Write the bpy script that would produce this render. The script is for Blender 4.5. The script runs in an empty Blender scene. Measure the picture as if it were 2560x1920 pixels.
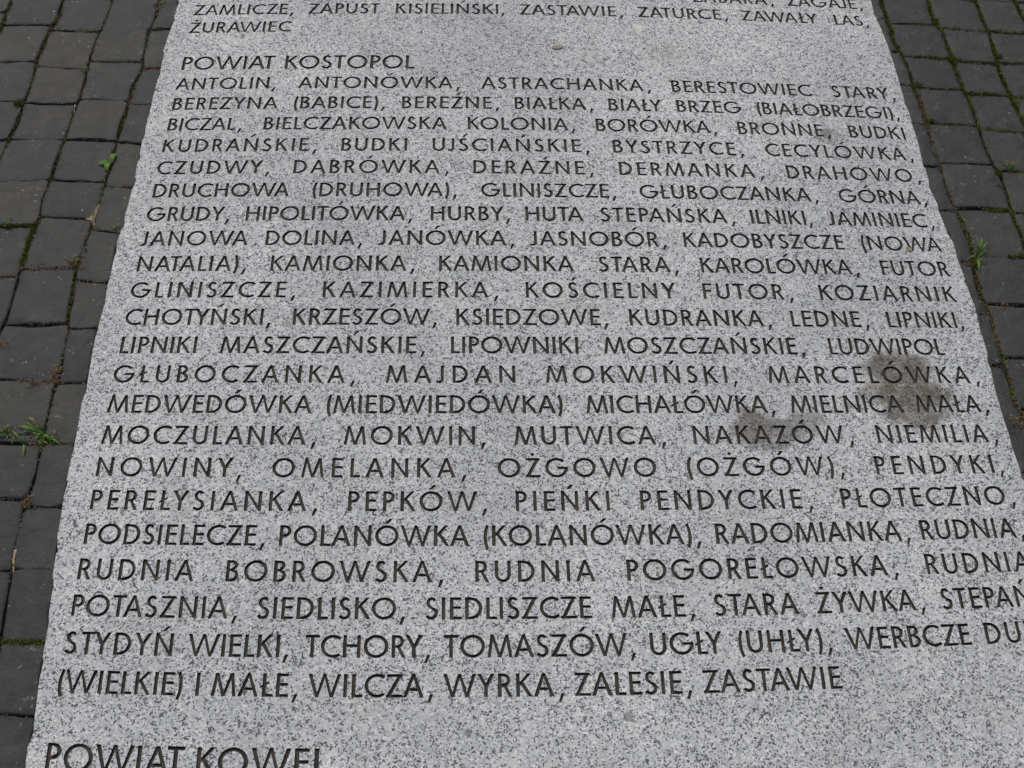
import bpy, bmesh, math, random, json
import numpy as np
from mathutils import Vector, Matrix
from mathutils.geometry import delaunay_2d_cdt
SC = bpy.context.scene; COL = SC.collection
D = json.loads(r'''{"lines":[[1.9706,[["ZABARA",0.4699,0.6269],["ZAGAJE",0.6695,0.8184]]],[1.9154,[["ZAMLICZE",-0.5326,-0.3439],["ZAPUST",-0.3025,-0.1605],["KISIELIŃSKI",-0.1286,0.0742],["ZASTAWIE",0.117,0.3096],["ZATURCE",0.3537,0.5229],["ZAWAŁY",0.5644,0.7234],["LAS",0.7598,0.8199]]],[1.8601,[["ŻURAWIEC",-0.5334,-0.3306]]],[1.7493,[["POWIAT",-0.531,-0.3521],["KOSTOPOL",-0.3329,-0.0868]]],[1.6934,[["ANTOLIN",-0.5344,-0.3569],["ANTONÓWKA",-0.3026,-0.0143],["ASTRACHANKA",0.0383,0.3429],["BERESTOWIEC",0.3965,0.6686],["STARY",0.7087,0.8241]]],[1.6382,[["BEREZYNA",-0.5312,-0.3348],["(BABICE)",-0.3054,-0.1503],["BEREŹNE",-0.1068,0.0579],["BIAŁKA",0.0996,0.2314],["BIAŁY",0.273,0.3721],["BRZEG",0.4002,0.5222],["(BIAŁOBRZEGI)",0.5525,0.8195]]],[1.583,[["BICZAL",-0.5314,-0.4064],["BIELCZAKOWSKA",-0.3551,-0.0239],["KOLONIA",0.0135,0.1953],["BORÓWKA",0.2456,0.4564],["BRONNE",0.508,0.6711],["BUDKI",0.7205,0.8305]]],[1.5277,[["KUDRAŃSKIE",-0.5317,-0.269],["BUDKI",-0.2105,-0.0938],["UJŚCIAŃSKIE",-0.0491,0.2151],["BYSTRZYCE",0.2726,0.4958],["CECYLÓWKA",0.5516,0.8185]]],[1.4725,[["CZUDWY",-0.5334,-0.3459],["DĄBRÓWKA",-0.2909,-0.0352],["DERAŹNE",0.0231,0.2178],["DERMANKA",0.2789,0.5226],["DRAHOWO",0.5816,0.8185]]],[1.4173,[["DRUCHOWA",-0.5316,-0.2929],["(DRUHOWA)",-0.2532,-0.018],["GLINISZCZE",0.0363,0.2575],["GŁUBOCZANKA",0.3107,0.616],["GÓRNA",0.668,0.8198]]],[1.362,[["GRUDY",-0.5339,-0.3996],["HIPOLITÓWKA",-0.3625,-0.0917],["HURBY",-0.0493,0.0743],["HUTA",0.1107,0.2094],["STEPAŃSKA",0.2376,0.4575],["ILNIKI",0.4989,0.5965],["JAMINIEC",0.638,0.8194]]],[1.3068,[["JANOWA",-0.5346,-0.3525],["DOLINA",-0.3229,-0.1736],["JANÓWKA",-0.134,0.0773],["JASNOBÓR",0.1174,0.3329],["KADOBYSZCZE",0.3752,0.6555],["(NOWA",0.6863,0.8324]]],[1.2516,[["NATALIA)",-0.5317,-0.3626],["KAMIONKA",-0.3093,-0.0865],["KAMIONKA",-0.0339,0.1871],["STARA",0.2271,0.3468],["KAROLÓWKA",0.398,0.6582],["FUTOR",0.7101,0.8334]]],[1.1963,[["GLINISZCZE",-0.534,-0.2788],["KAZIMIERKA",-0.2196,0.0463],["KOŚCIELNY",0.1063,0.35],["FUTOR",0.3952,0.5306],["KOZIARNIK",0.5917,0.8325]]],[1.1411,[["CHOTYŃSKI",-0.5334,-0.3108],["KRZESZÓW",-0.2634,-0.0467],["KSIĘDZOWE",-0.0053,0.2232],["KUDRANKA",0.2697,0.4881],["LEDNE",0.534,0.6518],["LIPNIKI",0.6976,0.8186]]],[1.0859,[["LIPNIKI",-0.5325,-0.4105],["MASZCZAŃSKIE",-0.373,-0.0667],["LIPOWNIKI",-0.0135,0.1849],["MOSZCZAŃSKIE",0.2249,0.5346],["LUDWIPOL",0.5877,0.7834]]],[1.0306,[["GŁUBOCZANKA",-0.5342,-0.1746],["MAJDAN",-0.1124,0.0853],["MOKWIŃSKI",0.1317,0.4136],["MARCELÓWKA",0.4788,0.8141]]],[0.9754,[["MEDWEDÓWKA",-0.5343,-0.2213],["(MIEDWIEDÓWKA)",-0.1993,0.1553],["MICHAŁÓWKA",0.1904,0.4697],["MIELNICA",0.5062,0.6884],["MAŁA",0.7096,0.8189]]],[0.9202,[["MOCZULANKA",-0.5341,-0.2266],["MOKWIN",-0.1703,0.0232],["MUTWICA",0.0808,0.2914],["NAKAZÓW",0.3481,0.5821],["NIEMILIA",0.6345,0.8176]]],[0.8649,[["NOWINY",-0.5329,-0.3302],["OMELANKA",-0.2717,-0.0056],["OŻGOWO",0.0556,0.2871],["(OŻGÓW)",0.3333,0.556],["PENDYKI",0.6214,0.8125]]],[0.8097,[["PEREŁYSIANKA",-0.5325,-0.2179],["PĘPKÓW",-0.1589,0.0251],["PIEŃKI",0.0801,0.2148],["PENDYCKIE",0.2593,0.4981],["PŁOTECZNO",0.5581,0.8176]]],[0.7545,[["PODSIELECZE",-0.5329,-0.2851],["POLANÓWKA",-0.2528,0.0138],["(KOLANÓWKA)",0.0334,0.3285],["RADOMIANKA",0.363,0.6399],["RUDNIA",0.6704,0.821]]],[0.6992,[["RUDNIA",-0.5331,-0.3675],["BOBROWSKA",-0.323,-0.038],["RUDNIA",0.0214,0.1874],["POGOREŁOWSKA",0.2316,0.608],["RUDNI",0.6668,0.797]]],[0.644,[["POTASZNIA",-0.533,-0.3145],["SIEDLISKO",-0.2753,-0.0862],["SIEDLISZCZE",-0.0469,0.1794],["MAŁE",0.2062,0.3086],["STARA",0.3479,0.468],["ŻYWKA",0.4938,0.6397],["STEPA",0.6777,0.7878]]],[0.5888,[["STYDYŃ",-0.5347,-0.3848],["WIELKI",-0.3645,-0.24],["TCHORY",-0.2065,-0.0497],["TOMASZÓW",-0.0215,0.2244],["UGŁY",0.2551,0.3543],["(UHŁY)",0.3762,0.4942],["WERBCZE",0.5277,0.711],["DU",0.7337,0.7877]]],[0.5335,[["(WIELKIE)",-0.5348,-0.3653],["I",-0.3476,-0.3423],["MAŁE",-0.3268,-0.2248],["WILCZA",-0.1992,-0.0472],["WYRKA",-0.0219,0.1237],["ZALESIE",0.1503,0.2935],["ZASTAWIE",0.3218,0.512]]],[0.4258,[["POWIAT",-0.5353,-0.353],["KOWEL",-0.337,-0.1686]]]],"le":[[-0.5675,1.9662],[-0.568,1.9324],[-0.5685,1.892],[-0.5707,1.8561],[-0.573,1.8071],[-0.5696,1.766],[-0.5708,1.7261],[-0.572,1.6806],[-0.571,1.6488],[-0.5707,1.6023],[-0.5698,1.572],[-0.5722,1.5571],[-0.5687,1.5216],[-0.5704,1.5014],[-0.5682,1.47],[-0.5677,1.4312],[-0.5698,1.3904],[-0.5698,1.3611],[-0.5723,1.3298],[-0.5736,1.3143],[-0.5722,1.2838],[-0.5736,1.2415],[-0.5733,1.2123],[-0.5721,1.1789],[-0.5743,1.1531],[-0.5745,1.1277],[-0.5753,1.1005],[-0.5756,1.0759],[-0.5733,1.0582],[-0.5726,1.0279],[-0.5715,1.0065],[-0.5753,0.9938],[-0.5737,0.9833],[-0.5733,0.9603],[-0.573,0.9235],[-0.5728,0.8874],[-0.5731,0.8637],[-0.573,0.8289],[-0.5723,0.8098],[-0.5698,0.791],[-0.5708,0.7724],[-0.5683,0.743],[-0.5669,0.7159],[-0.5665,0.7035],[-0.5628,0.677],[-0.5636,0.6578],[-0.5605,0.62],[-0.5604,0.5997],[-0.5597,0.5664],[-0.5602,0.5499],[-0.5569,0.5256],[-0.5585,0.5014],[-0.5576,0.476],[-0.5597,0.4649],[-0.561,0.4539],[-0.5594,0.4293]],"re":[[0.8529,2.004],[0.8521,1.9728],[0.8506,1.9497],[0.8525,1.9309],[0.8544,1.9123],[0.8541,1.8791],[0.8567,1.843],[0.8556,1.8074],[0.8541,1.7656],[0.854,1.7451],[0.8531,1.7215],[0.8514,1.6849],[0.8534,1.659],[0.8518,1.6332],[0.851,1.611],[0.8518,1.5861],[0.85,1.5644],[0.8466,1.5369],[0.8479,1.5101],[0.8458,1.4923],[0.8478,1.4778],[0.8417,1.4489],[0.8463,1.4406],[0.8499,1.4237],[0.8479,1.3984],[0.8497,1.3791],[0.8523,1.3465],[0.8567,1.3252],[0.8546,1.296],[0.8546,1.2752],[0.8571,1.2521],[0.8564,1.2167],[0.86,1.182],[0.8555,1.1527],[0.8564,1.1287],[0.857,1.0957],[0.8538,1.0679],[0.8543,1.0428],[0.8518,1.0294],[0.8519,1.0071],[0.8511,0.985],[0.8513,0.9481],[0.8532,0.9331],[0.8524,0.9077],[0.8543,0.8743],[0.8545,0.8497]],"warp":[[0.14196,1.15389],[7e-05,1.0327],[-0.00247,-0.00336],[0.00064,-0.03877],[8e-05,0.01012],[-6e-05,-0.00041],[1.03195,-0.0008],[0.00235,-0.00575],[-0.03895,0.00531],[0.0092,0.0006],[-0.00066,-0.00092],[-0.00999,-0.007],[0.00618,-0.0595],[0.00084,0.01404],[-0.00083,0.00294],[-0.06141,0.0005],[0.01353,0.00234],[0.00258,-0.00176],[0.00267,0.00016],[-0.00188,0.00512],[0.00538,-0.00025]],"J":[[[-0.5616,1.9577],[-0.5629,1.9253],[-0.5643,1.8864],[-0.5672,1.8517],[-0.5704,1.804],[-0.568,1.7642],[-0.5699,1.7251],[-0.5718,1.6804],[-0.5714,1.6492],[-0.5719,1.6033],[-0.5714,1.5733],[-0.5739,1.5585],[-0.571,1.5234],[-0.5729,1.5032],[-0.5711,1.472],[-0.571,1.4333],[-0.5733,1.3924],[-0.5735,1.363],[-0.5761,1.3315],[-0.5774,1.316],[-0.5761,1.2853],[-0.5775,1.2428],[-0.5772,1.2134],[-0.5761,1.1798],[-0.578,1.1538],[-0.5782,1.1283],[-0.5788,1.1008],[-0.5788,1.0761],[-0.5766,1.0583],[-0.5756,1.0279],[-0.5743,1.0064],[-0.5778,0.9937],[-0.5762,0.9831],[-0.5754,0.9601],[-0.5746,0.9232],[-0.5738,0.8872],[-0.5736,0.8636],[-0.5728,0.829],[-0.5716,0.8101],[-0.5689,0.7914],[-0.5694,0.7729],[-0.5662,0.7439],[-0.5642,0.7172],[-0.5634,0.7051],[-0.5591,0.6791],[-0.5593,0.6603],[-0.5551,0.6235],[-0.5543,0.6038],[-0.5524,0.5717],[-0.5522,0.5559],[-0.5482,0.5325],[-0.5487,0.5095],[-0.5467,0.4854],[-0.5482,0.4751],[-0.549,0.4648],[-0.5463,0.4416]],[[-0.6026,1.9567],[-0.6037,1.9101],[-0.6103,1.8645],[-0.6095,1.8302],[-0.61,1.7832],[-0.6044,1.7537],[-0.6162,1.6923],[-0.6155,1.6609],[-0.6179,1.6239],[-0.6204,1.5637],[-0.6209,1.5055],[-0.6243,1.4602],[-0.6266,1.4108],[-0.6287,1.3999],[-0.6294,1.3599],[-0.632,1.3207],[-0.635,1.2849],[-0.637,1.2548],[-0.634,1.2083],[-0.6337,1.1583],[-0.6253,1.1327],[-0.6243,1.0849],[-0.622,1.0407],[-0.6265,1.0279],[-0.6241,0.9539],[-0.6253,0.9092],[-0.6257,0.8541],[-0.6281,0.8103],[-0.6276,0.7696],[-0.6241,0.7158],[-0.6235,0.6951],[-0.618,0.6241],[-0.6101,0.5409],[-0.6028,0.4509]],[[-0.6933,1.9545],[-0.7003,1.8834],[-0.7032,1.8487],[-0.7082,1.778],[-0.7066,1.7098],[-0.7076,1.6687],[-0.7102,1.6377],[-0.7137,1.5683],[-0.7159,1.5476],[-0.7174,1.4928],[-0.7208,1.459],[-0.7226,1.4234],[-0.7205,1.3696],[-0.7259,1.3302],[-0.7287,1.2616],[-0.7291,1.2198],[-0.7282,1.1649],[-0.7302,1.1323],[-0.7289,1.0625],[-0.7319,1.0063],[-0.7273,0.8641],[-0.7165,0.752]],[[-0.7926,1.9521],[-0.7901,1.8988],[-0.7995,1.8673],[-0.8032,1.8194],[-0.8081,1.7793],[-0.8036,1.7466],[-0.8044,1.689],[-0.8071,1.6515],[-0.8084,1.6087],[-0.8117,1.5669],[-0.815,1.5259],[-0.8196,1.4746],[-0.8173,1.4034],[-0.8161,1.2987],[-0.8147,1.1763]],[[-0.8914,1.9497],[-0.8935,1.8825],[-0.8951,1.8108],[-0.8965,1.732],[-0.8971,1.6347],[-0.8973,1.5162]]],"XL":[[[[-0.6066,1.8698],[-0.567,1.8741]],[[-0.6051,1.7586],[-0.5694,1.7592]],[[-0.6131,1.6594],[-0.5728,1.6585]],[[-0.6207,1.5593],[-0.5734,1.5526]],[[-0.6194,1.4491],[-0.5733,1.4482]],[[-0.6256,1.3494],[-0.5739,1.3417]],[[-0.6336,1.2363],[-0.5766,1.2317]],[[-0.6257,1.135],[-0.5769,1.1366]],[[-0.6256,1.032],[-0.5763,1.0321]],[[-0.6226,0.9213],[-0.5747,0.9192]],[[-0.6252,0.8159],[-0.5715,0.8138]],[[-0.6236,0.7176],[-0.5646,0.7154]],[[-0.6165,0.6101],[-0.5546,0.6095]],[[-0.6083,0.5132],[-0.5485,0.5088]]],[[[-0.6988,1.8619],[-0.6112,1.8704]],[[-0.7054,1.7747],[-0.6098,1.7749]],[[-0.7055,1.6688],[-0.614,1.6647]],[[-0.7126,1.5624],[-0.6219,1.5601]],[[-0.7189,1.4646],[-0.6243,1.4602]],[[-0.7209,1.3762],[-0.6296,1.3718]],[[-0.7258,1.2617],[-0.6332,1.2648]],[[-0.7255,1.1439],[-0.6333,1.1466]],[[-0.7252,1.0384],[-0.6225,1.0342]],[[-0.717,0.9271],[-0.6273,0.9192]],[[-0.7092,0.8291],[-0.6296,0.8254]],[[-0.7021,0.7125],[-0.6221,0.7141]]],[[[-0.797,1.8656],[-0.6988,1.8619]],[[-0.8009,1.7597],[-0.7094,1.7549]],[[-0.8032,1.6578],[-0.7086,1.6572]],[[-0.8105,1.561],[-0.7129,1.5639]],[[-0.816,1.4585],[-0.7206,1.4632]],[[-0.8115,1.3529],[-0.7234,1.355]],[[-0.8033,1.2362],[-0.7287,1.2443]],[[-0.8093,1.1318],[-0.7288,1.1344]]],[[[-0.8967,1.8773],[-0.7996,1.8787]],[[-0.8958,1.7661],[-0.8068,1.7727]],[[-0.8939,1.6656],[-0.8008,1.6615]],[[-0.8902,1.554],[-0.8124,1.5604]]],[[[-0.9929,1.91],[-0.8937,1.9141]],[[-0.9857,1.809],[-0.8951,1.8108]]]],"K":[[[0.8429,1.9914],[0.843,1.9617],[0.8421,1.9396],[0.8443,1.9214],[0.8466,1.9034],[0.847,1.8713],[0.8503,1.8363],[0.85,1.8018],[0.8494,1.7611],[0.8496,1.7411],[0.8492,1.718],[0.8482,1.6822],[0.8504,1.6566],[0.8493,1.6313],[0.8489,1.6094],[0.85,1.5848],[0.8485,1.5634],[0.8456,1.5363],[0.8471,1.5096],[0.8452,1.492],[0.8472,1.4774],[0.8417,1.4489],[0.8461,1.4404],[0.8495,1.4235],[0.8478,1.3984],[0.8495,1.3791],[0.8521,1.3464],[0.8562,1.325],[0.8542,1.2959],[0.8541,1.2751],[0.8565,1.2519],[0.8557,1.2165],[0.8588,1.1818],[0.8543,1.1525],[0.855,1.1285],[0.8551,1.0955],[0.8517,1.0678],[0.8518,1.0427],[0.8493,1.0294],[0.849,1.0071],[0.8478,0.9852],[0.8473,0.9485],[0.8488,0.9336],[0.8474,0.9085],[0.8483,0.8755],[0.8478,0.8513]],[[0.8661,1.992],[0.8679,1.9256],[0.866,1.8717],[0.8719,1.8332],[0.8769,1.792],[0.8773,1.7316],[0.8813,1.6892],[0.881,1.6286],[0.8754,1.5851],[0.8787,1.5248],[0.8777,1.4662],[0.8779,1.4493],[0.8817,1.4126],[0.8875,1.3767],[0.8891,1.3253],[0.8832,1.2857],[0.8781,1.2342],[0.8797,1.2016],[0.8822,1.177],[0.8807,1.1526],[0.8798,1.105],[0.8781,1.077],[0.8776,1.0294],[0.8767,1.016],[0.877,0.9895],[0.8815,0.9721],[0.8853,0.9463],[0.885,0.9001]],[[0.9652,1.9944],[0.9637,1.946],[0.9641,1.9168],[0.971,1.8953],[0.9725,1.8423],[0.9745,1.8214],[0.9715,1.7802],[0.9729,1.73],[0.9783,1.6876],[0.9782,1.6427],[0.9765,1.5927],[0.9779,1.547],[0.9802,1.5142],[0.9863,1.4966],[0.9834,1.4617],[0.9847,1.4505],[0.9822,1.4025],[0.9844,1.3721],[0.9862,1.3395],[0.9799,1.2604],[0.9783,1.1848],[0.9649,1.0657]],[[1.0684,1.9969],[1.0668,1.9337],[1.068,1.901],[1.0668,1.8512],[1.0619,1.8059],[1.0603,1.765],[1.0635,1.7086],[1.0637,1.6761],[1.0685,1.6347],[1.0663,1.5573],[1.0625,1.4684]],[[1.1499,1.9988],[1.1511,1.9763],[1.1545,1.943],[1.1553,1.8707],[1.152,1.7769]]],"XR":[[[[0.8426,1.9305],[0.8702,1.9366]],[[0.8507,1.8328],[0.8719,1.8332]],[[0.8509,1.7361],[0.8761,1.7316]],[[0.849,1.6297],[0.8788,1.6239]],[[0.8444,1.5169],[0.8777,1.5159]],[[0.8487,1.4067],[0.8814,1.407]],[[0.8553,1.2881],[0.8828,1.2883]],[[0.8583,1.172],[0.8819,1.1721]],[[0.8517,1.0678],[0.8772,1.0667]],[[0.8512,0.9631],[0.8823,0.962]]],[[[0.868,1.9201],[0.9637,1.915]],[[0.8794,1.8195],[0.9728,1.8145]],[[0.8769,1.73],[0.9734,1.7228]],[[0.8815,1.6312],[0.9793,1.6207]],[[0.8812,1.5263],[0.9788,1.5216]],[[0.8825,1.4118],[0.9827,1.4081]],[[0.8841,1.2975],[0.9807,1.2995]],[[0.8811,1.1954],[0.9737,1.1895]],[[0.8793,1.0817],[0.9587,1.0839]],[[0.8769,0.9826],[0.9515,0.9825]]],[[[0.9507,2.0167],[1.066,1.9968]],[[0.9684,1.9097],[1.0666,1.8956]],[[0.9743,1.8111],[1.0617,1.8007]],[[0.9741,1.7162],[1.0651,1.7102]],[[0.9766,1.6144],[1.0664,1.6049]],[[0.9828,1.5039],[1.0584,1.4989]],[[0.9818,1.4011],[1.0631,1.3974]]],[[[1.0605,2.0042],[1.1484,1.9931]],[[1.0666,1.9003],[1.1566,1.8922]],[[1.0626,1.8042],[1.1519,1.8008]],[[1.0637,1.7053],[1.1515,1.6963]],[[1.0664,1.6049],[1.1555,1.5969]]]],"spots":{"clover":[-0.6229,1.5054],"tuft_big":[-0.6307,0.9273],"tuft_big2":[-0.6787,0.9376],"edge_grass":[-0.777,1.3532],"tuft_a":[-0.701,1.2643],"dry_a":[-0.6417,1.2697],"tuft_b":[-0.5893,1.3471],"sand":[-0.6282,1.3865],"sp1":[-0.711,1.7516],"sp2":[-0.8119,1.6545],"sp3":[-0.8096,1.8844],"sp4":[-0.8847,1.8827],"dry_top":[-0.5971,1.9424],"grassR":[1.0061,1.5057],"star":[0.8899,1.2962],"m1":[0.8845,1.7334],"m2":[0.8888,1.6335],"m3":[0.9667,1.9278],"m4":[0.9716,1.8093],"m5":[1.0694,1.8164],"debR":[0.868,0.957],"leafR":[0.8718,1.0049],"g2":[-0.6592,1.0246],"dryL":[-0.626,0.8235],"red":[-0.7231,1.1004],"dryb":[-0.6276,1.0516],"dryc":[-0.6519,1.032],"pebA":[0.8763,1.5607],"pebB":[0.9075,1.1869],"leaf":[0.1876,1.8297],"bark":[0.7745,1.3124],"chipM":[-0.3302,0.9547],"J_R2":[0.8764,1.283],"mossedge":[1.0655,1.6825],"dryst":[0.8795,1.421],"st2":[0.8802,1.1358],"st3":[0.9812,1.4221],"g3":[0.9712,1.3021],"g4":[0.9841,1.4966],"g5":[0.9828,1.4675],"bl":[-0.5861,0.6106],"bl2":[-0.6719,1.2695],"stainA":[0.7077,1.0652],"stainA2":[0.6912,0.9895],"stainA3":[0.7623,1.016],"stainB":[0.4455,0.9573],"stainB2":[0.5402,0.9679],"stainB3":[0.4518,0.9133],"stainC":[0.6885,1.5824],"top_l":[-0.9126,1.9492],"top_r":[1.1702,1.9993],"bot_l":[-0.5793,0.4421],"bot_r":[0.7309,0.4244]},"stain":[[0.7012,1.0589,0.0602,0.0382,1.0],[0.71,1.0101,0.0774,0.0355,1.0],[0.7091,0.9686,0.0585,0.0255,0.9],[0.5389,0.965,0.0315,0.0149,0.6],[0.4516,0.9482,0.0387,0.0369,0.85],[0.5008,0.943,0.0469,0.0235,0.65],[0.4751,0.9177,0.0309,0.0158,0.5],[0.6858,1.5847,0.0303,0.0192,0.35],[0.649,1.01,0.0257,0.0153,0.6],[0.6118,0.9836,0.0191,0.0105,0.3],[0.7657,1.0139,0.0162,0.0115,0.4],[0.3979,1.8204,0.0477,0.036,0.15]],"dark":[[-0.4256,1.8512,0.0049,0.0062],[0.1277,1.3575,0.0044,0.0024],[0.4041,1.076,0.0052,0.0046],[0.2208,0.4981,0.0073,0.0074],[0.009,0.4793,0.0057,0.0042],[-0.3116,0.5804,0.0028,0.0029],[-0.2855,1.0195,0.0039,0.0039],[-0.2466,1.831,0.0031,0.0034],[0.249,0.6004,0.0029,0.0037],[0.2895,0.516,0.0031,0.0025],[0.2746,0.4542,0.0024,0.0033],[0.6774,0.5501,0.0022,0.0036],[0.608,0.4974,0.0031,0.0019],[0.5967,0.482,0.0025,0.0031],[-0.5129,0.4993,0.0024,0.003],[-0.4472,0.5068,0.0015,0.004],[-0.0982,0.5027,0.0024,0.0028],[-0.17,0.4982,0.0024,0.0024],[-0.5614,1.0941,0.004,0.0023],[0.2587,0.477,0.0021,0.0021],[0.6809,1.6007,0.0132,0.0124],[0.6612,0.7032,0.004,0.0043],[0.1754,1.389,0.0032,0.0109],[0.1872,1.3823,0.0028,0.0065],[-0.1958,0.699,0.0019,0.0018]],"light":[[-0.4566,1.8198,0.0057,0.0068],[0.2667,1.5301,0.0076,0.0065],[0.362,1.361,0.0069,0.0054],[0.2009,1.8681,0.0051,0.0056],[0.4987,1.9011,0.0066,0.0072],[0.3529,1.8926,0.0117,0.0121],[0.4202,1.8448,0.0046,0.0049],[-0.2408,0.5725,0.0037,0.0032],[-0.3544,0.7903,0.0043,0.0041],[0.3783,1.1795,0.0042,0.0044]],"big":[[[[-0.6222,0.9392],[-0.642,0.9421],[-0.6649,0.9507]],0.005,0.012,0],[[[-0.6222,0.9392],[-0.6419,0.9415],[-0.6616,0.9375]],0.0036,0.01,0],[[[-0.6277,0.9426],[-0.6382,0.9542],[-0.6536,0.9635]],0.004,0.016,1],[[[-0.6323,0.9415],[-0.6433,0.9484],[-0.6552,0.9571]],0.0026,0.012,0],[[[-0.6366,0.93],[-0.6313,0.9323],[-0.6251,0.9369]],0.004,0.01,0],[[[-0.6234,0.9403],[-0.6158,0.9311],[-0.6082,0.9265],[-0.5957,0.9186]],0.003,0.008,0],[[[-0.6184,0.9323],[-0.6079,0.9277],[-0.5979,0.9225]],0.0022,0.007,0],[[[-0.6244,0.938],[-0.618,0.93],[-0.6099,0.9254]],0.0034,0.011,0],[[[-0.6232,0.9392],[-0.6308,0.9438],[-0.6396,0.9421]],0.0034,0.016,0],[[[-0.6192,0.9288],[-0.6216,0.9243],[-0.6145,0.9197]],0.003,0.006,1]],"big2":[[[[-0.6766,0.9358],[-0.6766,0.945],[-0.6754,0.9536]],0.002,0.014,0],[[[-0.6766,0.9358],[-0.6795,0.9427],[-0.6818,0.949]],0.0018,0.014,0],[[[-0.6762,0.9364],[-0.6835,0.9392],[-0.6926,0.9415]],0.0026,0.01,0],[[[-0.6761,0.9358],[-0.6832,0.9335],[-0.6916,0.9324]],0.0028,0.01,0],[[[-0.6762,0.9364],[-0.6758,0.9301],[-0.6756,0.9249]],0.0022,0.008,0],[[[-0.6757,0.9364],[-0.6721,0.9329],[-0.6683,0.9306]],0.0022,0.01,0],[[[-0.6811,0.9346],[-0.6858,0.9364],[-0.6905,0.9364]],0.003,0.014,0],[[[-0.6792,0.9369],[-0.6831,0.9415],[-0.686,0.9438]],0.002,0.012,0],[[[-0.6745,0.9438],[-0.6672,0.9369],[-0.6596,0.93],[-0.6527,0.9226]],0.0022,0.012,0],[[[-0.6527,0.9226],[-0.6489,0.9158],[-0.6464,0.9085],[-0.6467,0.8939]],0.0034,0.008,0],[[[-0.6665,0.9358],[-0.6672,0.9255],[-0.669,0.9187]],0.0014,0.006,0],[[[-0.6527,0.9226],[-0.6564,0.9243],[-0.6599,0.9272]],0.0026,0.008,0]],"star":[[[[0.8929,1.2983],[0.8942,1.3191],[0.8976,1.3394]],0.0036,0.016,2],[[[0.8941,1.2983],[0.8977,1.3146],[0.9061,1.3342]],0.0028,0.018,0],[[[0.8952,1.3005],[0.9052,1.3147],[0.9195,1.3275]],0.0026,0.015,0],[[[0.8948,1.299],[0.9054,1.3043],[0.9146,1.3111]],0.0024,0.012,2],[[[0.8918,1.2961],[0.882,1.2938],[0.8709,1.2904]],0.0024,0.01,0],[[[0.8923,1.2938],[0.8989,1.2902],[0.9044,1.2807]],0.0022,0.01,2],[[[0.8914,1.2946],[0.8873,1.2784],[0.8847,1.2617]],0.0042,0.01,0],[[[0.891,1.2909],[0.8939,1.2865],[0.8989,1.2836]],0.003,0.009,0],[[[0.8923,1.2983],[0.8911,1.3072],[0.8871,1.3116]],0.0024,0.01,2],[[[0.895,1.2998],[0.8946,1.3116],[0.8992,1.3296]],0.0024,0.016,0],[[[0.8942,1.2968],[0.8986,1.3005],[0.9036,1.3021]],0.004,0.01,0]],"clover":[[[-0.6249,1.5054],[-0.6357,1.503],[-0.6428,1.5009]],[[-0.6249,1.5054],[-0.626,1.494],[-0.6243,1.4841]],[[-0.6219,1.5055],[-0.62,1.5184],[-0.6164,1.5271]]],"sandleaf":[[-0.625,1.4108],[-0.6291,1.408],[-0.6308,1.3918],[-0.6354,1.3771],[-0.6457,1.3698],[-0.6325,1.3664],[-0.6281,1.3546],[-0.6234,1.3533],[-0.6265,1.3678],[-0.6248,1.3838],[-0.6228,1.4027]],"stems":[[[[0.8707,1.455],[0.8752,1.4294],[0.8799,1.4098],[0.889,1.4038]],0.001,"tan"],[[[0.8816,1.1672],[0.8815,1.1406],[0.8826,1.1121]],0.0013,"tan"],[[[-0.6262,0.7478],[-0.626,0.7335],[-0.6213,0.7088]],0.003,"tan"],[[[-0.6273,0.9273],[-0.6232,0.9172],[-0.6251,0.9082],[-0.6266,0.9032]],0.0013,"tan"],[[[-0.6149,0.6031],[-0.5925,0.6048],[-0.5554,0.6094]],0.0016,"green"],[[[-0.6481,1.2634],[-0.6431,1.2773],[-0.636,1.2925]],0.0013,"tan"],[[[-0.6403,1.2622],[-0.6308,1.2723],[-0.6327,1.2824]],0.0012,"brown"],[[[-0.6306,1.0671],[-0.6263,1.0538],[-0.6238,1.032]],0.0012,"brown"],[[[-0.6245,1.0627],[-0.625,1.0473],[-0.629,1.0407]],0.001,"tan"],[[[-0.6287,0.8368],[-0.6247,0.8254],[-0.6236,0.8122]],0.0012,"brown"],[[[-0.6313,0.8254],[-0.6251,0.8235],[-0.6216,0.8301]],0.001,"tan"],[[[-0.6304,0.833],[-0.6231,0.8216],[-0.6216,0.8103]],0.001,"brown"],[[[0.8505,0.9538],[0.8632,0.9528],[0.8762,0.9453]],0.0016,"tan"],[[[0.8618,0.9613],[0.8748,0.9549],[0.8804,0.9421]],0.0012,"brown"],[[[0.9799,1.4249],[0.9816,1.408],[0.9818,1.3969]],0.0022,"tan"],[[[-0.6073,1.935],[-0.5946,1.9407],[-0.5825,1.9517]],0.001,"brown"],[[[-0.604,1.9279],[-0.5981,1.9496],[-0.5934,1.9642]],0.001,"tan"],[[[-0.7213,1.8638],[-0.7091,1.8572],[-0.7054,1.8618]],0.001,"brown"],[[[-0.8034,1.7564],[-0.7935,1.7501],[-0.7822,1.747]],0.001,"tan"],[[[-0.7123,1.6546],[-0.7124,1.6438],[-0.7097,1.6346]],0.0012,"pale"],[[[-0.7006,1.9507],[-0.696,1.9436],[-0.6928,1.9383]],0.001,"pale"]],"cam":[40.800769522266194,[0.043758030866326035,0.5650042938316199,-0.8239268066318356],[-0.0008575246105846507,0.8247376923042247,0.5655148128424616],[0.9990417906105049,-0.0240392771217178,0.036573402483517384]]}''')
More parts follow.
